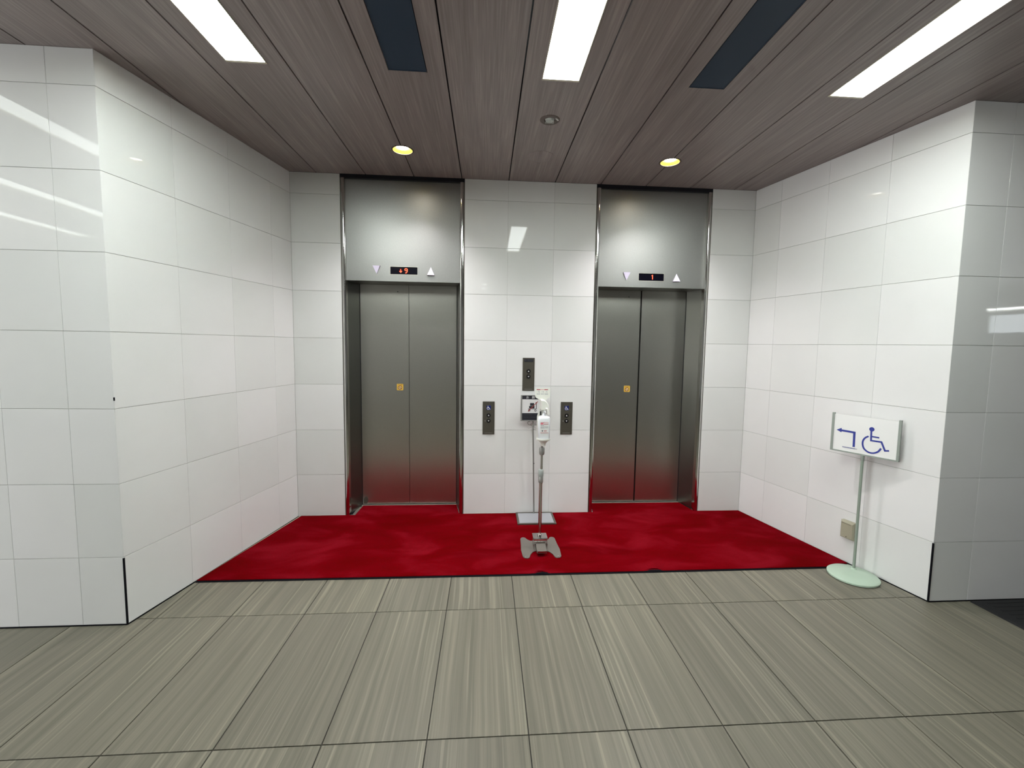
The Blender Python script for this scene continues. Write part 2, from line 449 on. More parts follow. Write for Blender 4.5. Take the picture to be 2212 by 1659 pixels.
# rest of the lobby, out of view
WY = [(-6.4, -4.3), (-4.1, -2.0)]  # spans of glowing windows added on the unseen left wall as fill light
MB().prism([(-10,0),(-1.4,0),(-1.4,H),(-10,H)], [[(WY[0][0],.3),(WY[1][1],.3),(WY[1][1],2.6),(WY[0][0],2.6)]], -7.7, -7.6, 'x').build('wall_far_left', M_lobby, kind='structure')
fill_win = MB().prism([(WY[0][0],.3),(WY[1][1],.3),(WY[1][1],2.6),(WY[0][0],2.6)], [[(a+.05,.35),(b-.05,.35),(b-.05,2.55),(a+.05,2.55)] for a, b in WY], -7.69, -7.61, 'x').build('fill_window', M_signframe, kind='structure')
for a, b in WY: B(-7.66, -7.65, a+.05, b-.05, .35, 2.55).build('pane', M_fill_pane, fill_win)
B(11.6, 11.7, -10, -1.4, 0, H).build('wall_far_right', M_lobby, kind='structure')
B(-7.7, 11.7, -10.1, -10.0, 0, H).build('wall_front', M_lobby, kind='structure')
M_window_r = mat('bright_transom_glass', (0.6, 0.7, 0.8), 0.2, emit=(0.88, 0.95, 1.0), estr=6.0)
M_tube = mat('tube_light', (0.9, 0.9, 0.9), 0.5, emit=(0.95, 1.0, 1.0), estr=22.0)
win = MB().prism([(-8.5,1.9),(-5.2,1.9),(-5.2,2.46),(-8.5,2.46)], [[(-8.42,1.98),(-7.0,1.98),(-7.0,2.38),(-8.42,2.38)], [(-6.85,1.98),(-5.3,1.98),(-5.3,2.38),(-6.85,2.38)]], 11.52, 11.60, 'x').build('window_1', M_signframe, kind='structure')
B(11.56, 11.57, -8.42, -7.0, 1.98, 2.38).build('pane', M_window_r, win)
B(11.56, 11.57, -6.85, -5.3, 1.98, 2.38).build('pane', M_window_r, win)
tl = thing('wall_tube_light', 'long bare tube light on the far right lobby wall above the window', 'wall light', (11.55, -6.9, 2.52))
B(-.02, .05, -1.6, 1.6, .02, .05).build('housing', M_frame_w, tl)
MB().cyl((-.01, -1.58, 0), (-.01, 1.58, 0), .02, 10).build('tube', M_tube, tl)

# ------------------------------------------------------------------ ceiling
ceil = B(-9, 13, -10, 0.5, H+0.05, H+0.12).build('ceiling', M_dark, kind='structure')
LIGHTS = [(-1.286, -1.434, 1.43), (0.321, -1.432, 1.43), (1.930, -1.430, 1.43),
          (-2.996, -1.9, 1.4), (-4.45, -3.2, 1.6), (-5.62, -4.15, 1.52)]
VENTS = [(-0.481, -1.437, 1.43), (1.124, -1.437, 1.43)]
HW = 0.100
DOWN = [(-0.6858, -0.500), (1.3267, -0.500)]
SPRINK = (0.323, -1.027)
SMALL = [(-0.13, -6.35), (-0.13, -7.05)]
def seam_x(k): return PX + k * PW
G = 0.004
for k in range(-19, 29):
    x0, x1 = seam_x(k) + G, seam_x(k+1) - G
    y0, y1 = -9.9, (-0.001 if (x0 > XL - 0.05 and x1 < XR + 0.05) else (-1.40 if (x1 < LF[0]-0.05 or x0 > RF[0]+0.05) else -0.01))
    if not (x0 > XL-.05 and x1 < XR+.05) and y1 == -0.01: y1 = -0.002
    out = [(x0, y0)]
    # notch on right edge, going up in y
    def notches(xe, side):
        pts = []
        for dx, dy in DOWN:
            if abs(dx - (seam_x(k+1) if side > 0 else seam_x(k))) < 0.02:
                r = 0.074
                h = math.sqrt(r*r - (xe-dx)**2)
                a = math.atan2(h, xe-dx)
                n = 15
                if side > 0:   # from below, arc bulges to -x
                    a0 = -a; angs = [a0 - (2*PI - 2*a) * i/(n-1) for i in range(n)]
                    pts += [(dx + r*math.cos(t), dy + r*math.sin(t)) for t in angs]
                else:          # from above, arc bulges to +x
                    a0 = math.atan2(h, xe-dx); angs = [a0 - 2*a0*i/(n-1) for i in range(n)]
                    pts += [(dx + r*math.cos(t), dy + r*math.sin(t)) for t in angs]
        return pts
    out += [(x1, y0)] + notches(x1, 1) + [(x1, y1), (x0, y1)] + notches(x0, -1)
    holes = []
    for cx, ys, ln in LIGHTS + VENTS:
        if x0 < cx < x1:
            a, b = max(cx-HW, x0+.004), min(cx+HW, x1-.004)
            holes.append([(a, ys-ln), (b, ys-ln), (b, ys), (a, ys)])
    if x0 < SPRINK[0] < x1: holes.append(circ(SPRINK[0], SPRINK[1], 0.034, 20))
    MB().prism(out, holes, H, H+0.012, 'z').build('panel', M_ceil, ceil)

# backing so that the seams stay dark, split around fixtures by being above them
def strip_light(cx, ys, ln, label, grp):
    t = thing('ceiling_light', label, 'ceiling light', (cx, ys - ln/2, H), 0, grp)
    fr = MB().prism([(-HW, -ln/2), (HW, -ln/2), (HW, ln/2), (-HW, ln/2)],
                    [[(-HW+.004, -ln/2+.014), (HW-.004, -ln/2+.014), (HW-.004, ln/2-.014), (-HW+.004, ln/2-.014)]], -0.003, 0.03, 'z')
    fr.build('frame', M_frame_w, t)
    B(-HW+.005, HW-.005, -ln/2+.015, ln/2-.015, 0.012, 0.018).build('diffuser', M_strip if cx > -2 else M_strip_dim, t)
    return t
labels = ['long rectangular ceiling light at left, in front of the left elevator', 'long rectangular ceiling light in the middle, in line with the round sensor',
          'long rectangular ceiling light at right, towards the right side wall',
          'long ceiling light over the lobby left of the alcove, nearest the outer tiled wall', 'long ceiling light over the lobby at left, second out from the alcove', 'long ceiling light over the lobby at far left, third out from the alcove']
for (cx, ys, ln), lb in zip(LIGHTS, labels):
    strip_light(cx, ys, ln, lb, 'rectangular ceiling strip lights' if cx > -2 else 'lobby strip lights')
for (cx, cy), lb in zip(SMALL, ('short ceiling light far back in the lobby, nearer the elevators', 'short ceiling light far back in the lobby, farther from the elevators')):
    t = thing('small_ceiling_light', lb, 'ceiling light', (cx, cy, H), 0, 'short lobby lights')
    B(-.08, .08, -.11, .11, -0.012, -0.001).build('frame', M_frame_w, t)
    B(-.072, .072, -.10, .10, -0.015, -0.012).build('diffuser', M_strip, t)
for (cx, ys, ln), lb in zip(VENTS, ('dark navy rectangular slot in the ceiling, before the left elevator', 'dark navy rectangular slot in the ceiling, before the right elevator')):
    t = thing('ceiling_vent', lb, 'ceiling vent', (cx, ys-ln/2, H), 0, 'navy ceiling slots')
    h2 = HW - .004
    B(-h2, h2, -ln/2+.002, ln/2-.002, 0.002, 0.012).build('backing', M_vent, t)
    MB().prism([(-h2, -ln/2+.002), (h2, -ln/2+.002), (h2, ln/2-.002), (-h2, ln/2-.002)], [[(-h2+.004, -ln/2+.006), (h2-.004, -ln/2+.006), (h2-.004, ln/2-.006), (-h2+.004, ln/2-.006)]], 0.0005, 0.006, 'z').build('frame', M_vent, t)
for (dx, dy), lb in zip(DOWN, ('round recessed downlight with yellow reflector above the left elevator', 'round recessed downlight with yellow reflector above the right elevator')):
    t = thing('downlight', lb, 'downlight', (dx, dy, H), 0, 'round downlights over the elevators')
    MB().lathe([(0.070, 0.002), (0.070, -0.003), (0.079, -0.003), (0.082, 0.0)], 40, cap=False).build('trim_ring', M_ring, t, smooth=True)
    MB().lathe([(0.0705, -0.001), (0.066, 0.012), (0.056, 0.034), (0.050, 0.036), (0.0715, 0.036)], 40, cap=False).build('reflector', M_gold, t, smooth=True)
    MB().lathe([(0.0735, 0.004), (0.0735, 0.044), (0.0, 0.045)], 32, cap=False).build('housing', M_dark, t)  # opaque can added to keep lamp light from leaking through the seams
    MB().lathe([(0.0, 0.016), (0.042, 0.018), (0.046, 0.034), (0.0, 0.035)], 32).build('lamp', M_lamp, t, smooth=True)
    ld = bpy.data.lights.new('downlight_beam', 'SPOT'); ld.energy = DOWN_W; ld.color = (1.0, 0.95, 0.97); ld.spot_size = math.radians(116); ld.spot_blend = 1.0; ld.shadow_soft_size = 0.04
    lo = bpy.data.objects.new('downlight_beam', ld); COL.objects.link(lo); lo.parent = t; lo.location = (0, 0, 0.010)
# round sensor
t = thing('ceiling_sensor', 'small round flush ceiling fitting with a faceted clear lens', 'ceiling sensor', (SPRINK[0], SPRINK[1], H))
MB().lathe([(0.032, 0.004), (0.034, -0.003), (0.058, -0.004), (0.063, 0.0)], 36, cap=False).build('ring', M_ring, t, smooth=True)
mb = MB().lathe([(0.0, -0.011), (0.022, -0.009), (0.030, 0.002), (0.030, 0.006), (0, 0.006)], 14)
for i in range(9): x = -0.024 + i*0.006; mb.box(x-.0012, x+.0012, -0.02, 0.02, -0.0125, -0.008)
mb.build('lens', M_glass_det, t)
MB().cyl((0.034, -0.03, -0.002), (0.052, -0.012, -0.005), 0.005, 8).build('clip', M_white, t)
B(-0.032, -0.030, -0.075, -0.05, -0.0015, 0).build('scratch', M_ltgrey, t)
# blank cover
cv = MB().lathe([(0.0, -0.0035), (0.094, -0.0035), (0.099, -0.001), (0.099, 0.0), (0, 0)], 48).build('ceiling_cover', M_ceil, loc=(0.332, -0.495, H), smooth=True)
tag(cv, 'thin round blank cover on the brown ceiling between the two downlights', 'ceiling cover')

# ------------------------------------------------------------------ elevators
HZ = 2.077
def elevator(x0, x1, label, seam_gap, digits, sticker_x):
    cx = (x0 + x1) / 2
    e = thing('elevator', label, 'elevator', (cx, 0, 0), 0, None)
    a, b = x0 - cx, x1 - cx
    Rz = 0.030
    dy = 0.255
    ax, bx = a + 0.037, b - 0.037          # clear opening at the front
    dl, dr = -0.443, 0.443                 # door opening at the back
    # polished posts with a dark groove against the tiles
    for s, xa, xb in ((0, a+.009, a+.037), (1, b-.037, b-.009)):
        arc = [(xa + (xb-xa)*i/10, -0.0005 - 0.0045*math.sin(PI*i/10)) for i in range(11)]
        p = MB().prism(arc + [(xb, Rz+.02), (xa, Rz+.02)], [], 0.001, H-.031, 'z').build('frame_post', M_polish, e, smooth='merge')
        gx0, gx1 = (a, a+.009) if s == 0 else (b-.009, b)
        B(gx0+.0005, gx1-.0005, 0.006, 0.03, 0.001, H-.003).build('groove', M_plate, p)
    B(a+.001, b-.001, 0.002, 0.05, H-.030, H-.001).build('head_shadow_bar', M_headbar, e)  # dark colour stands in for the shadow gap below the ceiling
    # header panel with a window for the display
    dz0, dz1 = 2.133, 2.197; dx0, dx1 = -0.002, 0.229
    if x0 < 0: dx0, dx1 = -0.890-cx, -0.659-cx
    else: dx0, dx1 = 1.291-cx, 1.521-cx
    k = (3.846 + Rz) / 3.846
    fx = lambda x: (x + cx + .060) * k - .060 - cx
    fz = lambda z: (z - 1.54) * k + 1.54
    dx0, dx1, dz0, dz1 = fx(dx0), fx(dx1), fz(dz0), fz(dz1)
    MB().prism([(ax, HZ), (bx, HZ), (bx, H-.031), (ax, H-.031)], [[(dx0, dz0), (dx1, dz0), (dx1, dz1), (dx0, dz1)]], Rz, Rz+.02).build('header_panel', M_header, e)
    d = B(dx0+.0005, dx1-.0005, Rz+.004, Rz+.016, dz0+.0005, dz1-.0005).build('floor_display', M_screen, e)
    MB().prism([(dx0-.003, dz0-.004), (dx1+.003, dz0-.004), (dx1+.003, dz1+.003), (dx0-.003, dz1+.003)], [[(dx0, dz0), (dx1, dz0), (dx1, dz1), (dx0, dz1)]], Rz-.0012, Rz+.001).build('display_bezel', M_sill, d)
    zc = (dz0 + dz1) / 2
    yl = Rz + .0035
    if digits == '9':
        # dot-matrix style strokes: arrow and nine
        xa = dx0 + 0.380*(dx1-dx0); xd = dx0 + 0.575*(dx1-dx0)
        print2d('led_arrow', [stroke([(xa, zc+.014), (xa, zc-.014)], .0048), stroke([(xa-.0105, zc-.003), (xa, zc-.0145), (xa+.0105, zc-.003)], .0052)], M_led, d, yl)
        nine = [(xd+.008, zc+.006), (xd+.004, zc+.001), (xd-.005, zc+.001), (xd-.010, zc+.006), (xd-.010, zc+.013), (xd-.005, zc+.018), (xd+.006, zc+.018), (xd+.011, zc+.013), (xd+.011, zc-.004), (xd+.004, zc-.017), (xd-.007, zc-.018)]
        print2d('led_digit', [stroke(nine, .0050)], M_led, d, yl)
    else:
        xd = dx0 + 0.545*(dx1-dx0)
        print2d('led_digit', [stroke([(xd-.0065, zc+.012), (xd+.001, zc+.019)], .0050), stroke([(xd+.002, zc+.021), (xd+.002, zc-.019)], .0058)], M_led, d, yl)
    # direction lanterns (wedges)
    def lantern(xc, up):
        z0, z1 = fz(2.131), fz(2.200); hw = 0.031
        if up: tri = [(xc-hw, z0), (xc+hw, z0), (xc, z1)]; dep = [0.018, 0.018, 0.004]
        else: tri = [(xc, z0), (xc+hw, z1), (xc-hw, z1)]; dep = [0.004, 0.018, 0.018]
        vs = [(p[0], Rz - q, p[1]) for p, q in zip(tri, dep)] + [(p[0], Rz, p[1]) for p in tri]
        MB().add(vs, [(0,1,2), (5,4,3), (0,1,4,3), (1,2,5,4), (2,0,3,5)]).build('direction_lantern', M_lantern, e, label='milky white wedge-shaped %s arrow lamp' % ('up' if up else 'down'))
    if x0 < 0: lantern(fx(-1.004-cx), False); lantern(fx(-0.545-cx), True)
    else: lantern(fx(1.178-cx), False); lantern(fx(1.636-cx), True)
    # splayed jambs and soffit
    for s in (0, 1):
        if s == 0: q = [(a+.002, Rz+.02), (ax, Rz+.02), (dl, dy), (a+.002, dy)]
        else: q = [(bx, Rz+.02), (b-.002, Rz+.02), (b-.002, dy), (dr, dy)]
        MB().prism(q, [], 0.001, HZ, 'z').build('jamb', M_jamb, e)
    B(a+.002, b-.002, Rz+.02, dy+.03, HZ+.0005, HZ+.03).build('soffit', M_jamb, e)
    # doors
    g = seam_gap / 2
    dps = []
    for xa, xb in ((dl+.002, -g+ (-.002 if seam_gap > .01 else 0)), (g, dr-.002)):
        dps.append(B(xa, xb, dy, dy+.03, 0.014, HZ-.001).build('door_panel', M_door, e))
    B(dl-.01, dr+.01, dy+.045, dy+.06, 0.0, HZ).build('shaft_wall', M_dark, e)
    for x in (dl+.0025, dr-.0025): B(x-.002, x+.002, dy-.001, dy+.002, 0.014, HZ-.002).build('door_gap', M_dark, e)
    # sticker and keyhole on the left panel
    sx = sticker_x - cx
    st = MB().prism(rrect(sx-.0295, sx+.0295, 1.104, 1.164, .006), [], dy-.0012, dy).build('sticker', M_yellow, dps[0], label='small yellow square warning sticker with a brown ring')
    zc = 1.130
    MB().prism(circ(sx, zc, .0195, 28), [circ(sx, zc, .0145, 28)], dy-.0019, dy-.0012).build('printed_ring', M_brown, dps[0])
    MB().prism(circ(sx, zc, .0145, 24), [], dy-.0016, dy-.0012).build('printed_disc', M_beigeprint, dps[0])
    mb = MB(); mb.prism(stroke([(sx-.010, zc+.009), (sx+.010, zc-.010)], .004), [], dy-.0022, dy-.0016)
    mb.prism(rrect(sx-.022, sx-.002, 1.155, 1.158, .001, 2), [], dy-.0018, dy-.0012); mb.prism(rrect(sx+.003, sx+.020, 1.154, 1.158, .001, 2), [], dy-.0018, dy-.0012)
    mb.build('printed_slash', M_brown, dps[0])
    kx = (-0.879 if x0 < 0 else 1.292) - cx
    MB().cyl((kx, dy-.001, 2.015), (kx, dy+.0005, 2.015), .0045, 10).build('keyhole', M_dark, dps[0])
    B(dl, dr, 0.225, dy+.03, 0.001, 0.008).build('sill', M_sill, e)
    return e, dps
E1, dp1 = elevator(P0L, P0R, 'left elevator, floor display showing a down arrow and 9', 0.004, '9', -0.8635)
E2, dp2 = elevator(P1L, P1R, 'right elevator, floor display showing 1, wider black gap between doors', 0.012, '1', 1.303)
# scuffed spot at the foot of the left door
cx1 = (P0L+P0R)/2
MB().prism([(-.430, .018), (-.400, .018), (-.389, .05), (-.398, .09), (-.420, .082), (-.432, .06)], [], 0.2542, 0.2552).build('scuff_mark', M_plate, dp1[0])
# brushed sill plates in the recess, visible beside the carpet
B(P0L+.040, P0R-.04, 0.02, 0.222, 0.0, 0.0009).build('threshold_plate', M_sill, E1, loc=(-cx1, 0, 0))
cx2 = (P1L+P1R)/2
B(P1L+.040, P1R-.04, 0.02, 0.222, 0.0, 0.0009).build('threshold_plate', M_sill, E2, loc=(-cx2, 0, 0))
B(P0L+.040, P0L+.052, 0.03, 0.20, 0.001, 0.006).build('gasket_strip', M_gasket, E1, loc=(-cx1, 0, 0))

# ------------------------------------------------------------------ carpet
CT = 0.011; YF = -1.052
wl = lambda y: XL + (LF[0]-XL) * (y/LF[1]); wr = lambda y: XR + (RF[0]-XR) * (y/RF[1])
ct = thing('carpet', 'red carpet laid on the alcove floor and into both elevator recesses', 'carpet')
outl = [(wl(YF)+.012, YF)]
bumps = [(0.318, .045), (1.105, .055)]
xx = wl(YF)+.012
N = 90
for i in range(1, N):
    x = wl(YF)+.012 + (wr(YF)-.012 - wl(YF)-.012) * i/N
    y = YF - 0.006*math.sin((x+1.9)*0.77) + sum(0.010*math.exp(-((x-bx_)/(.022))**2) for bx_, _ in bumps)
    outl.append((x, y))
outl = [p for p in outl if p[0] < 2.385]
outl += [(2.39, -1.035), (2.43, -1.018), (wr(-1.0)-.012, -1.008), (wr(0)-.006, -.006), (P1R-.0385, -.004), (1.856, .215), (0.968, .222), (P1L+.050, -.004),
         (P0R-.037, -.006), (-0.333, .222), (-1.206, .222), (P0L+.085, -.004), (wl(0)+.030, -.008)]
MB().prism(outl, [], 0.001, CT, 'z').build('pile', M_carpet, ct)
# undulating top near the edge creases
for bx_, wd in bumps:
    mb = MB(); nx, ny = 14, 8; vs = []; fs = []
    for j in range(ny):
        for i in range(nx):
            u = i/(nx-1)*2-1; v = j/(ny-1)
            x = bx_ + u*wd*1.6 + v*.03; y = YF + .012 + v*0.16
            h = 0.008*math.exp(-(u*2.2)**2)*(1-v)**1.3
            vs.append((x, y, CT - .0005 + h))
    for j in range(ny-1):
        for i in range(nx-1): q = j*nx+i; fs.append((q, q+1, q+nx+1, q+nx))
    mb.add(vs, fs); mb.build('crease', M_carpet, ct, smooth=True)
# black rubber edge strip along the front
top = []; 
for i in range(0, N+1):
    x = wl(YF)+.008 + (wr(YF)-.008 - wl(YF)-.008) * i/N
    yb = YF - 0.006*math.sin((x+1.9)*0.77); z = CT - .002 + sum(0.011*math.exp(-((x-bx_)/(.028))**2) for bx_, _ in bumps)
    top.append((x, yb, z))
mb = MB(); vs = []; fs = []
top = [p for p in top if p[0] < 2.39]
for (x, y, z) in top: vs += [(x, y+.006, .001), (x, y+.006, z), (x, y-.004, z-.003), (x, y-.011, .001)]
for i in range(len(top)-1):
    o = i*4
    for k in range(3): fs.append((o+k, o+k+1, o+5+k, o+4+k))
mb.add(vs, fs).build('rubber_edge', M_gasket, ct, label='black rubber edging with two small kinks')
# strip of bare backing along the left wall
mb = MB().loft([(wl(YF)+.004, YF, .001), (wl(YF)+.012, YF, .001), (wl(YF)+.012, YF, .006), (wl(YF)+.004, YF, .006)],
               [(wl(0)+.010, -.01, .001), (wl(0)+.030, -.01, .001), (wl(0)+.030, -.01, .006), (wl(0)+.010, -.01, .006)])
mb.build('edging', M_outlet, ct)

# black mat at the right edge
mm_ = MB()
mm_.add([(2.935,-1.485,.001),(5.2,-1.485,.001),(5.2,-4.2,.001),(2.99,-4.2,.001),(2.945,-1.495,.011),(5.19,-1.495,.011),(5.19,-4.19,.011),(3.0,-4.19,.011)],
        [(3,2,1,0),(4,5,6,7),(0,1,5,4),(1,2,6,5),(2,3,7,6),(3,0,4,7)])
for i in range(70):
    y = -1.52 - i*.038; mm_.box(3.01, 5.17, y-.006, y+.006, .0105, .0135)
o = mm_.build('door_mat', M_mat); tag(o, 'black ribbed floor mat beside the outer right wall at the picture edge', 'mat')

# ------------------------------------------------------------------ call panels
def wheelchair(u0, v0, s, wd=None):
    """symbol in a unit of height ~1 with its lower left at u0,v0"""
    P = lambda x, y: (u0 + x*s, v0 + y*s)
    sh = [circ(*P(.30, .92), .088*s, 18)]
    w1 = .085*s
    sh.append(stroke([P(.30, .83), P(.315, .47), P(.64, .465), P(.80, .13), P(.94, .165)], w1))
    sh.append(stroke([P(.315, .645), P(.575, .645)], w1*.8))
    wheel = [P(.235, .62), P(.13, .53), P(.075, .36), (P(.11, .19)), P(.21, .065), P(.35, .02), P(.49, .055), P(.60, .15), P(.66, .27)]
    sh.append(stroke(curve(wheel), w1)); return sh
def call_panel(xc, z0, z1, label, kind, grp):
    w_ = .1065; t = thing('call_panel', label, 'call panel', (xc, 0, (z0+z1)/2), 0, grp)
    hz = (z1-z0)/2
    MB().bevbox(-w_/2, w_/2, -0.006, 0.002, -hz, hz, .0012).build('face_plate', M_plate, t)
    y = -0.006
    if kind == 'display': bz = (0.028, -0.020)
    else: bz = (0.0245, -0.0255)
    for z, up in ((bz[0], 1), (bz[1], -1)):
        bo = MB().cyl((0, y+.001, z), (0, y-.004, z), .0185, 24).build('button', M_black, t)
        s = .0075
        print2d('arrow', [[(-s, z-up*s*.75), (s, z-up*s*.75), (0, z+up*s)]], M_white, bo, y-.004)
    if kind == 'display':
        sc_ = B(-.040, .040, y-.0015, y+.001, hz-.036, hz-.011).build('screen', M_black_print, t)
        print2d('segments', [rrect(-.010, .034, hz-.033, hz-.014, .001, 2), rrect(-.034, -.022, hz-.030, hz-.016, .001, 2)], M_lcd, sc_, y-.0015)
    else:
        sq = B(-.019, .019, y-.0012, y, hz-.076, hz-.036).build('access_sticker', M_bluesq, t, label='blue square sticker with white wheelchair symbol')
        print2d('wheelchair_symbol', wheelchair(-.0165, hz-.073, .034), M_white, sq, y-.0012)
    print2d('tactile_mark', [rrect(-.036, -.026, bz[1]+.001, bz[1]+.004, .0008, 2), rrect(-.034, -.027, bz[1]-.006, bz[1]-.003, .0008, 2)], M_ltgrey if kind != 'display' else M_plate, t, y, .0008)
    print2d('engraved_strip', [rrect(-.033+i*.0068, -.0282+i*.0068, -hz+.011, -hz+.0155, .0006, 2) for i in range(10)], M_signframe, t, y, .0004)
    return t
call_panel(0.316, 1.136, 1.430, 'topmost steel call panel with dim screen, above the no-trolley sign', 'display', 'elevator call panels')
call_panel(-0.036, 0.740, 1.037, 'left of the two low steel call panels with blue wheelchair stickers', 'low', 'elevator call panels')
call_panel(0.668, 0.740, 1.037, 'right of the two low steel call panels with blue wheelchair stickers', 'low', 'elevator call panels')

# ------------------------------------------------------------------ no-trolley sign on its stand
sx0, sy0 = 0.383, -0.050
t = thing('notice_stand', 'slim grey notice stand with no-trolley sign, pole against the tiled wall', 'sign stand', (sx0, sy0, CT))
# base plate with a dark frame
bx0, bx1, by0, by1 = 0.219-sx0, 0.553-sx0, -0.272-sy0, -0.014-sy0
MB().prism([(bx0, by0), (bx1, by0), (bx1, by1), (bx0, by1)], [[(bx0+.017, by0+.020), (bx1-.017, by0+.020), (bx1-.017, by1-.020), (bx0+.017, by1-.020)]], 0.0, 0.010, 'z').build('base_frame', M_plate, t)
B(bx0+.017, bx1-.017, by0+.020, by1-.020, 0.0, 0.009).build('base_plate', M_speckle, t, label='pale grey speckled base plate')
MB().cyl((0, 0.012, 0.008), (-.024, 0.0, 0.90), .0068, 12).build('pole', M_signframe, t, smooth=True)
MB().cyl((-.0085, -.0005, 0.475), (-.0085, -.008, 0.475), .004, 8).build('screw', M_black, t)
sz0, sz1 = 0.872-CT, 1.102-CT; sxa, sxb = 0.247-sx0, 0.457-sx0
sgn = MB().prism(rrect(sxa, sxb, sz0, sz1, .003, 3), [rrect(sxa+.012, sxb-.006, sz0+.008, sz1-.003, .002, 3)[::1]], -.016, .002).build('sign_frame', M_signframe, t)
fa, fb, fz0, fz1 = sxa+.012, sxb-.006, sz0+.008, sz1-.003
face = B(fa, fb, -.013, 0, fz0, fz1).build('sign_face', M_signwhite, t)
yf = -.013
print2d('header_band', [rrect(fa, fb, fz1-.033, fz1, .0005, 2)], M_black_print, face, yf)
print2d('footer_band', [rrect(fa, fb, fz0, fz0+.063, .0005, 2)], M_black_print, face, yf)
for ch, px in (('お', .245), ('願', .51), ('い', .76)):
    text_obj(ch, .026, M_white, 'character', face, (fa + (fb-fa)*px, yf-.001, fz1-.017))
def greek(x0, x1, z, h, wmin=.0035, wmax=.0075, seed=1):
    rnd = random.Random(seed); out = []; x = x0
    while x < x1:
        ww = rnd.uniform(wmin, wmax); out.append([(x, z-h/2), (min(x+ww, x1), z-h/2), (min(x+ww, x1), z+h/2), (x, z+h/2)]); x += ww + .0016
    return out
print2d('small_print', greek(fa+.018, fa+.092, fz0+.048, .006, seed=3) + greek(fa+.105, fb-.02, fz0+.048, .006, seed=4) + greek(fa+.018, fa+.072, fz0+.026, .005, seed=5) + greek(fa+.076, fb-.024, fz0+.026, .007, seed=6), M_lcd, face, yf-.0006)
# trolley pictogram
m0 = (fa+fb)/2; zb = fz0+.063
tr = [rrect(m0-.044, m0+.034, zb+.036, zb+.0405, .001, 2), rrect(m0-.034, m0+.014, zb+.043, zb+.064, .001, 2), rrect(m0-.026, m0+.010, zb+.066, zb+.090, .001, 2),
      stroke([(m0+.029, zb+.036), (m0+.029, zb+.092)], .006), stroke([(m0+.022, zb+.092), (m0+.042, zb+.100)], .005)]
print2d('trolley_symbol', tr, M_black_print, face, yf)
for wx in (m0-.032, m0+.022): MB().prism(circ(wx, zb+.024, .0095, 18), [circ(wx, zb+.024, .005, 18)], yf-.0007, yf).build('wheel_symbol', M_black_print, face)
print2d('red_slash', [stroke([(m0-.044, zb+.014), (m0+.042, zb+.104)], .0055)], M_redslash, face, yf-.0008)
# scroll ornaments under the sign
for s in (-1, 1):
    c0 = Vector((-.0235, -.004, .85))
    pts = []
    for i in range(15):
        a = -PI*0.9 + i/14*PI*1.55; r = .021*(1-.45*i/14)
        pts.append((c0.x + s*(.033 + r*math.cos(a)*-1*-1), c0.y, c0.z - .006 + r*math.sin(a)))
    low = [(c0.x, c0.y, .795), (c0.x+s*.012, c0.y, .812), (c0.x+s*.030, c0.y, .812), (c0.x+s*.046, c0.y, .803)]
    low = [(c0.x, c0.y, .835), (c0.x+s*.004, c0.y, .815), (c0.x+s*.018, c0.y, .803), (c0.x+s*.040, c0.y, .797), (c0.x+s*.046, c0.y, .800)]
    up_ = [(c0.x, c0.y, .790), (c0.x+s*.004, c0.y, .812), (c0.x+s*.020, c0.y, .822)]
    MB().tube(pts, .0032, 6).tube(low, .0032, 6).tube(up_, .003, 6).build('scroll_ornament', M_signframe, t)

# ------------------------------------------------------------------ foot-pedal sanitiser stand
bx, by = 0.357, -0.670
t = thing('dispenser_stand', 'chrome foot-pedal stand with white tray, arm and instruction card', 'dispenser stand', (bx, by, CT))
# butterfly base plate
half = [(0.0, .098-.012), (.060, .090-.005), (.082, .105), (.098, .140), (.112, .149), (.128, .142), (.136, .125), (.140, .02), (.146, -.06), (.140, -.165), (.128, -.186), (.106, -.190), (.092, -.178), (.082, -.135), (.062, -.096), (.036, -.080), (0.0, -.074)]
outl = half + [(-x, y) for x, y in half[::-1][1:-1]]
MB().prism(outl, [], 0.001, 0.006, 'z').build('base_plate', M_grey_metal, t)
for x, y in ((.117, -.170), (-.117, -.170)):
    MB().lathe([(.0075, 0.006), (.006, .009), (0, .0095)], 14, (x, y, 0)).build('rivet', M_polish, t, smooth=True)
# pedal housing: folded plate with side cheeks
hz = 0.088
B(-.054, .054, -.045, .040, hz-.004, hz).build('housing_top', M_chrome, t)
for s in (-1, 1):
    MB().prism([(-.055, .006), (.040, .006), (.040, hz-.004), (-.045, hz-.004), (-.060, .045)], [], s*.051-.002, s*.051+.002, 'x').build('housing_cheek', M_chrome, t)
MB().cyl((-.054, -.047, hz-.006), (.054, -.047, hz-.006), .0065, 12).build('folded_lip', M_polish, t, smooth=True)
MB().cyl((-.050, -.052, hz-.026), (.050, -.052, hz-.026), .005, 12).cyl((-.046, -.050, hz-.040), (.046, -.050, hz-.040), .0035, 10).build('hinge_bar', M_chrome, t, smooth=True)
pd = MB().loft([(-.036, -.04, .048), (.036, -.04, .048), (.036, -.04, .053), (-.036, -.04, .053)], [(-.034, -.160, .036), (.034, -.160, .036), (.034, -.160, .041), (-.034, -.160, .041)])
pd.box(-.034, .034, -.163, -.158, .026, .041); pd.box(-.037, -.034, -.158, -.045, .024, .044)
pd.build('pedal', M_grey_metal, t)
B(-.033, .033, -.1645, -.162, .032, .0405).build('pedal_lip', M_polish, t)
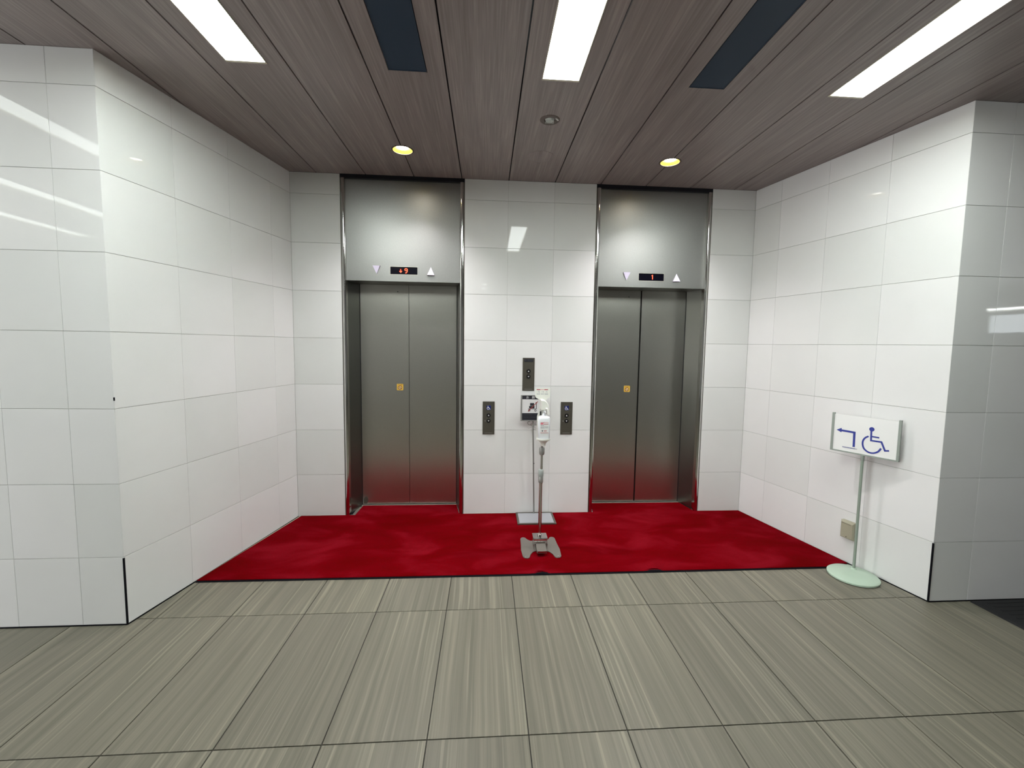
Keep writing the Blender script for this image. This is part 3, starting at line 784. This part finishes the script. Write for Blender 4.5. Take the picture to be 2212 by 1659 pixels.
# telescopic pole
MB().lathe([(.017, hz), (.016, hz+.012), (.0125, hz+.014), (.0125, .50)], 20).build('lower_pole', M_chrome, t, smooth=True)
MB().lathe([(.0095, .49), (.0095, .80)], 18, (.004, 0, 0)).build('upper_pole', M_chrome, t, smooth=True)
MB().lathe([(.0165, .500), (.0185, .505), (.0185, .545), (.0155, .550)], 20).build('lower_collar', M_signframe, t, smooth=True)
MB().lathe([(.0195, .550), (.0205, .553), (.0205, .592), (.0175, .600), (.010, .602)], 20).build('middle_collar', M_collar, t, smooth=True)
MB().lathe([(.0150, .712), (.0200, .722), (.0210, .758), (.0185, .768)], 20, (.004, 0, 0)).build('top_collar', M_signframe, t, smooth=True)
# tray: flared funnel and rim
tz = 0.836
MB().lathe([(.017, tz-.052), (.019, tz-.036), (.030, tz-.020), (.050, tz-.008), (.052, tz-.003), (.052, tz+.006), (.048, tz+.006), (.046, tz-.001), (0, tz-.001)], 32, (.012, -.012, 0), 1, .82).build('tray', M_plastic, t, smooth=True)
# back bracket rising behind the bottle and arching forward
prof = [(-.043, tz-.002), (.038, tz-.002), (.038, 1.000), (.030, 1.030), (.022, 1.070), (.018, 1.115), (-.018, 1.115), (-.024, 1.070), (-.033, 1.030), (-.043, 1.000)]
MB().prism([(x+.010, z) for x, z in prof], [], .030, .036).build('back_bracket', M_plastic, t)
# domed white cover that arches forward over the pump
dome = [(-.017, 1.132), (-.012, 1.112), (-.009, 1.090), (-.009, 1.066), (-.006, 1.052), (.010, 1.050), (.018, 1.058), (.030, 1.060), (.036, 1.046), (.046, 1.044),
        (.0485, 1.062), (.047, 1.080), (.042, 1.098), (.033, 1.113), (.020, 1.125), (.004, 1.132)]
cxd, czd = .018, 1.088
ins = [(cxd + (x-cxd)*.82, czd + (z-czd)*.84) for x, z in dome]
vs = [(x, .028, z) for x, z in dome] + [(x, -.020, z) for x, z in dome] + [(x, -.033, z) for x, z in ins]
k = len(dome); fs = [(a*k+i, a*k+(i+1) % k, (a+1)*k+(i+1) % k, (a+1)*k+i) for a in (0, 1) for i in range(k)] + [tuple(range(k))[::-1], tuple(range(2*k, 3*k))]
MB().add(vs, fs).build('domed_cover', M_plastic, t, smooth=True)
# press arm hook, white over metal
MB().tube([(.022, -.030, 1.058), (.027, -.040, 1.068), (.034, -.046, 1.064), (.040, -.048, 1.045), (.044, -.048, 1.026)], .0065, 10).build('press_hook', M_plastic, t, smooth=True)
MB().tube([(.024, -.026, 1.062), (.024, -.032, 1.028)], .006, 10).build('press_rod', M_chrome, t, smooth=True)
B(-.014, -.004, .012, .026, 1.010, 1.038).build('spring_block', M_black, t)
# instruction card on top
cz0, cz1 = 1.134, 1.214
cxm = .0
cd = [(-.045, cz1), (.057, cz1), (.062, cz1-.004), (.061, cz0+.018), (.054, cz0+.008), (.036, cz0-.002), (.030, cz0-.018), (.028, cz0-.032), (-.010, cz0-.032), (-.015, cz0-.018), (-.028, cz0-.002), (-.047, cz0+.008), (-.052, cz0+.018), (-.051, cz1-.004)]
card = MB().prism(cd, [], .018, .024).build('instruction_card', M_plastic, t)
yc = .018
for q in ([(-.041, cz1-.015), (-.014, cz1-.015), (-.014, cz1-.009), (-.041, cz1-.009)], [(.016, cz1-.015), (.044, cz1-.015), (.044, cz1-.009), (.016, cz1-.009)]):
    print2d('red_bar', [q], M_red, card, yc)
print2d('title_print', greek(-.011, .013, cz1-.012, .0045, .002, .004, 8), M_pink, card, yc)
icons = []
for k, x in enumerate((-.037, -.005, .022)):
    icons += [stroke([(x, cz1-.024), (x+.004, cz1-.028), (x+.002, cz1-.034)], .0012), stroke([(x+.010, cz1-.021), (x+.015, cz1-.025), (x+.013, cz1-.033), (x+.018, cz1-.035)], .002 if k else .004), circ(x+.013, cz1-.028, .0035, 8)]
print2d('hand_drawings', icons, M_ltgrey, card, yc)
print2d('caption_print', greek(-.040, -.015, cz1-.045, .008, .002, .006, 9) + greek(-.009, .014, cz1-.045, .006, .002, .006, 10) + greek(.020, .045, cz1-.045, .008, .002, .006, 11), M_ltgrey, card, yc)

# bottle standing on the tray
bt = thing('pump_bottle', 'white sanitiser pump bottle with red printed label on the tray', 'bottle', (bx+.014, by-.014, CT+tz))
def rr_ring(hx, hy, z, r=.012, n=4): return [(x, y, z) for x, y in rrect(-hx, hx, -hy, hy, r, n)]
rings = [rr_ring(.040, .024, .001), rr_ring(.0435, .0265, .006), rr_ring(.0445, .0265, .140), rr_ring(.0445, .0265, .156), rr_ring(.041, .024, .166), rr_ring(.024, .016, .173, .010), rr_ring(.014, .013, .176, .010)]
mb = MB(); vs = []; fs = []; n = len(rings[0])
for r in rings: vs += r
for k in range(len(rings)-1):
    for i in range(n): fs.append((k*n+i, k*n+(i+1) % n, (k+1)*n+(i+1) % n, (k+1)*n+i))
fs += [tuple(range(n))[::-1], tuple(range((len(rings)-1)*n, len(rings)*n))]
mb.add(vs, fs).build('bottle_body', M_bottle, bt, smooth=True)
MB().lathe([(.013, .174), (.0135, .188), (.008, .190), (.006, .192), (.006, .205), (.0, .206)], 18).build('pump_cap', M_bottle, bt, smooth=True)
MB().tube([(0, 0, .200), (0, -.004, .212), (.004, -.030, .210), (.006, -.036, .202)], .0045, 8).build('pump_spout', M_bottle, bt, smooth=True)
lb = B(-.0315, .0315, -.0275, -.0265, .030, .132).build('bottle_label', M_board, bt)
yl = -.0275
for q in ([(-.029, .126), (.0, .126), (.0, .129), (-.029, .129)], [(-.006, .114), (.030, .114), (.030, .117), (-.006, .117)], [(-.029, .050), (.030, .050), (.030, .053), (-.029, .053)]):
    print2d('red_line', [q], M_red, lb, yl)
print2d('label_pink_print', [[(-.029, .113), (-.008, .113), (-.008, .125), (-.029, .125)]] + greek(.001, .030, .1275, .003, .002, .005, 12), M_pink, lb, yl)
for g_ in (greek(-.028, -.002, .107, .006, .003, .006, 13), greek(-.028, .029, .098, .004, .003, .006, 14), greek(-.028, .0, .089, .008, .003, .006, 15), greek(.005, .028, .090, .006, .003, .006, 16), greek(-.028, .028, .042, .002, .002, .005, 17)):
    print2d('small_print', g_, M_ltgrey, lb, yl)
print2d('label_logo', [circ(-.0145, .0665, .0045, 10), [(-.0160, .062), (-.0130, .062), (-.0138, .058), (-.0152, .058)]], M_black_print, lb, yl)
print2d('logo_letters', greek(-.004, .018, .0680, .004, .003, .004, 18) + greek(-.003, .017, .0625, .003, .002, .004, 19), M_red, lb, yl)

# ------------------------------------------------------------------ wheelchair direction sign on the right
px_, py_ = 2.500, -1.120; th = 0.4735
t = thing('direction_sign', 'pale green stand sign with blue left arrow and wheelchair, by the right wall', 'sign stand', (px_, py_, 0), math.atan2(-math.cos(th), math.sin(th)))
# local x runs along the board towards the viewer, local -y faces the viewer
def loc2(wx, wy):
    v = Vector((wx-px_, wy-py_)); c, s = math.cos(t.rotation_euler.z), math.sin(t.rotation_euler.z)
    return (v.x*c + v.y*s, -v.x*s + v.y*c)
cxl, cyl_ = loc2(2.4475, -1.1735)
MB().lathe([(0.0, 0.001), (.138, .001), (.147, .004), (.147, .014), (.138, .021), (.060, .025), (0, .027)], 64, (cxl, cyl_, 0)).build('base', M_green, t, smooth=True)
MB().lathe([(.024, .018), (.016, .026), (.012, .034), (.0, .034)], 24).build('foot_cone', M_green, t, smooth=True)
MB().cyl((0, 0, .025), (0, 0, .832), .0088, 18).build('pole', M_greenpole, t, smooth=True)
MB().lathe([(.0105, .790), (.0105, .828)], 18).build('pole_sleeve', M_greenframe, t, smooth=True)
BA, BZ0, BZ1 = 0.1935, 0.828, 1.092
B(-BA, BA, -.009, .009, BZ0, BZ0+.009).build('bottom_channel', M_greenframe, t)
for xa in (-BA, BA-.013):
    B(xa, xa+.013, -.010, .010, BZ0+.001, BZ1+.006).build('side_channel', M_greenframe, t)
bd = B(-BA+.010, BA-.010, -.0035, .0035, BZ0+.008, BZ1-.003).build('board', M_board, t)
uv = lambda u, v: (u - BA, v + BZ0)
yb = -.0035
mb = MB(); sh = [[uv(.030, .1495), uv(.061, .1665), uv(.061, .1355)], stroke([uv(.056, .150), uv(.1375, .1475), uv(.1395, .047)], .0135)]
print2d('arrow_symbol', sh, M_blue, bd, yb, .001)
ws = [circ(*uv(.2335, .187), .0145, 24), stroke([uv(.2315, .176), uv(.2340, .1105), uv(.2905, .1115), uv(.3125, .0575), uv(.334, .0620)], .0105),
      stroke([uv(.236, .1385), uv(.2770, .1375)], .0095),
      stroke(curve([uv(.2185, .1370), uv(.2010, .1230), uv(.1905, .1030), uv(.1890, .0780), uv(.1960, .0530), uv(.2120, .0360), uv(.2330, .0275), uv(.2560, .0305), uv(.2770, .0450), uv(.2910, .0690)]), .0105)]
print2d('wheelchair_symbol', ws, M_blue, bd, yb, .001)
print2d('small_print', [[uv(a[0]+BA, a[1]-BZ0) for a in s] for s in greek(uv(.072, 0)[0], uv(.160, 0)[0], uv(0, .0355)[1], .0075, .002, .0065, 21)], M_ltgrey, bd, yb, .0006)
o = print2d('small_print', [[uv(a[0]+BA, a[1]-BZ0) for a in s] for s in greek(uv(.074, 0)[0], uv(.150, 0)[0], uv(0, .036)[1], .0045, .002, .004, 22)], M_blue, bd, yb, .0009)

# ------------------------------------------------------------------ junction box on the right wall
ang = AR
t = thing('junction_box', 'small beige box low on the right wall, behind the green stand pole', 'wall box', (2.5635, -0.9965, 0.252), ang)
hw, hh, dp = .047, .063, .034
mb = MB()
mb.add([(-hw,0,-hh),(hw,0,-hh),(hw,0,hh),(-hw,0,hh),(-hw,-dp+.008,-hh),(hw,-dp+.008,-hh),(hw,-dp+.008,hh),(-hw,-dp+.008,hh),
        (-hw+.008,-dp,-hh+.006),(hw-.008,-dp,-hh+.006),(hw-.008,-dp,hh-.012),(-hw+.008,-dp,hh-.012)],
       [(3,2,1,0),(0,1,5,4),(1,2,6,5),(2,3,7,6),(3,0,4,7),(4,5,9,8),(5,6,10,9),(6,7,11,10),(7,4,8,11),(8,9,10,11)])
mb.build('box_cover', M_outlet, t)
MB().cyl((0, -dp-.001, -hh+.014), (0, -dp+.002, -hh+.014), .004, 10).build('screw', M_plate, t)
B(-hw+.006, hw-.02, -dp-.0008, -dp+.001, hh-.020, hh-.018).build('cover_line', M_plate, t)
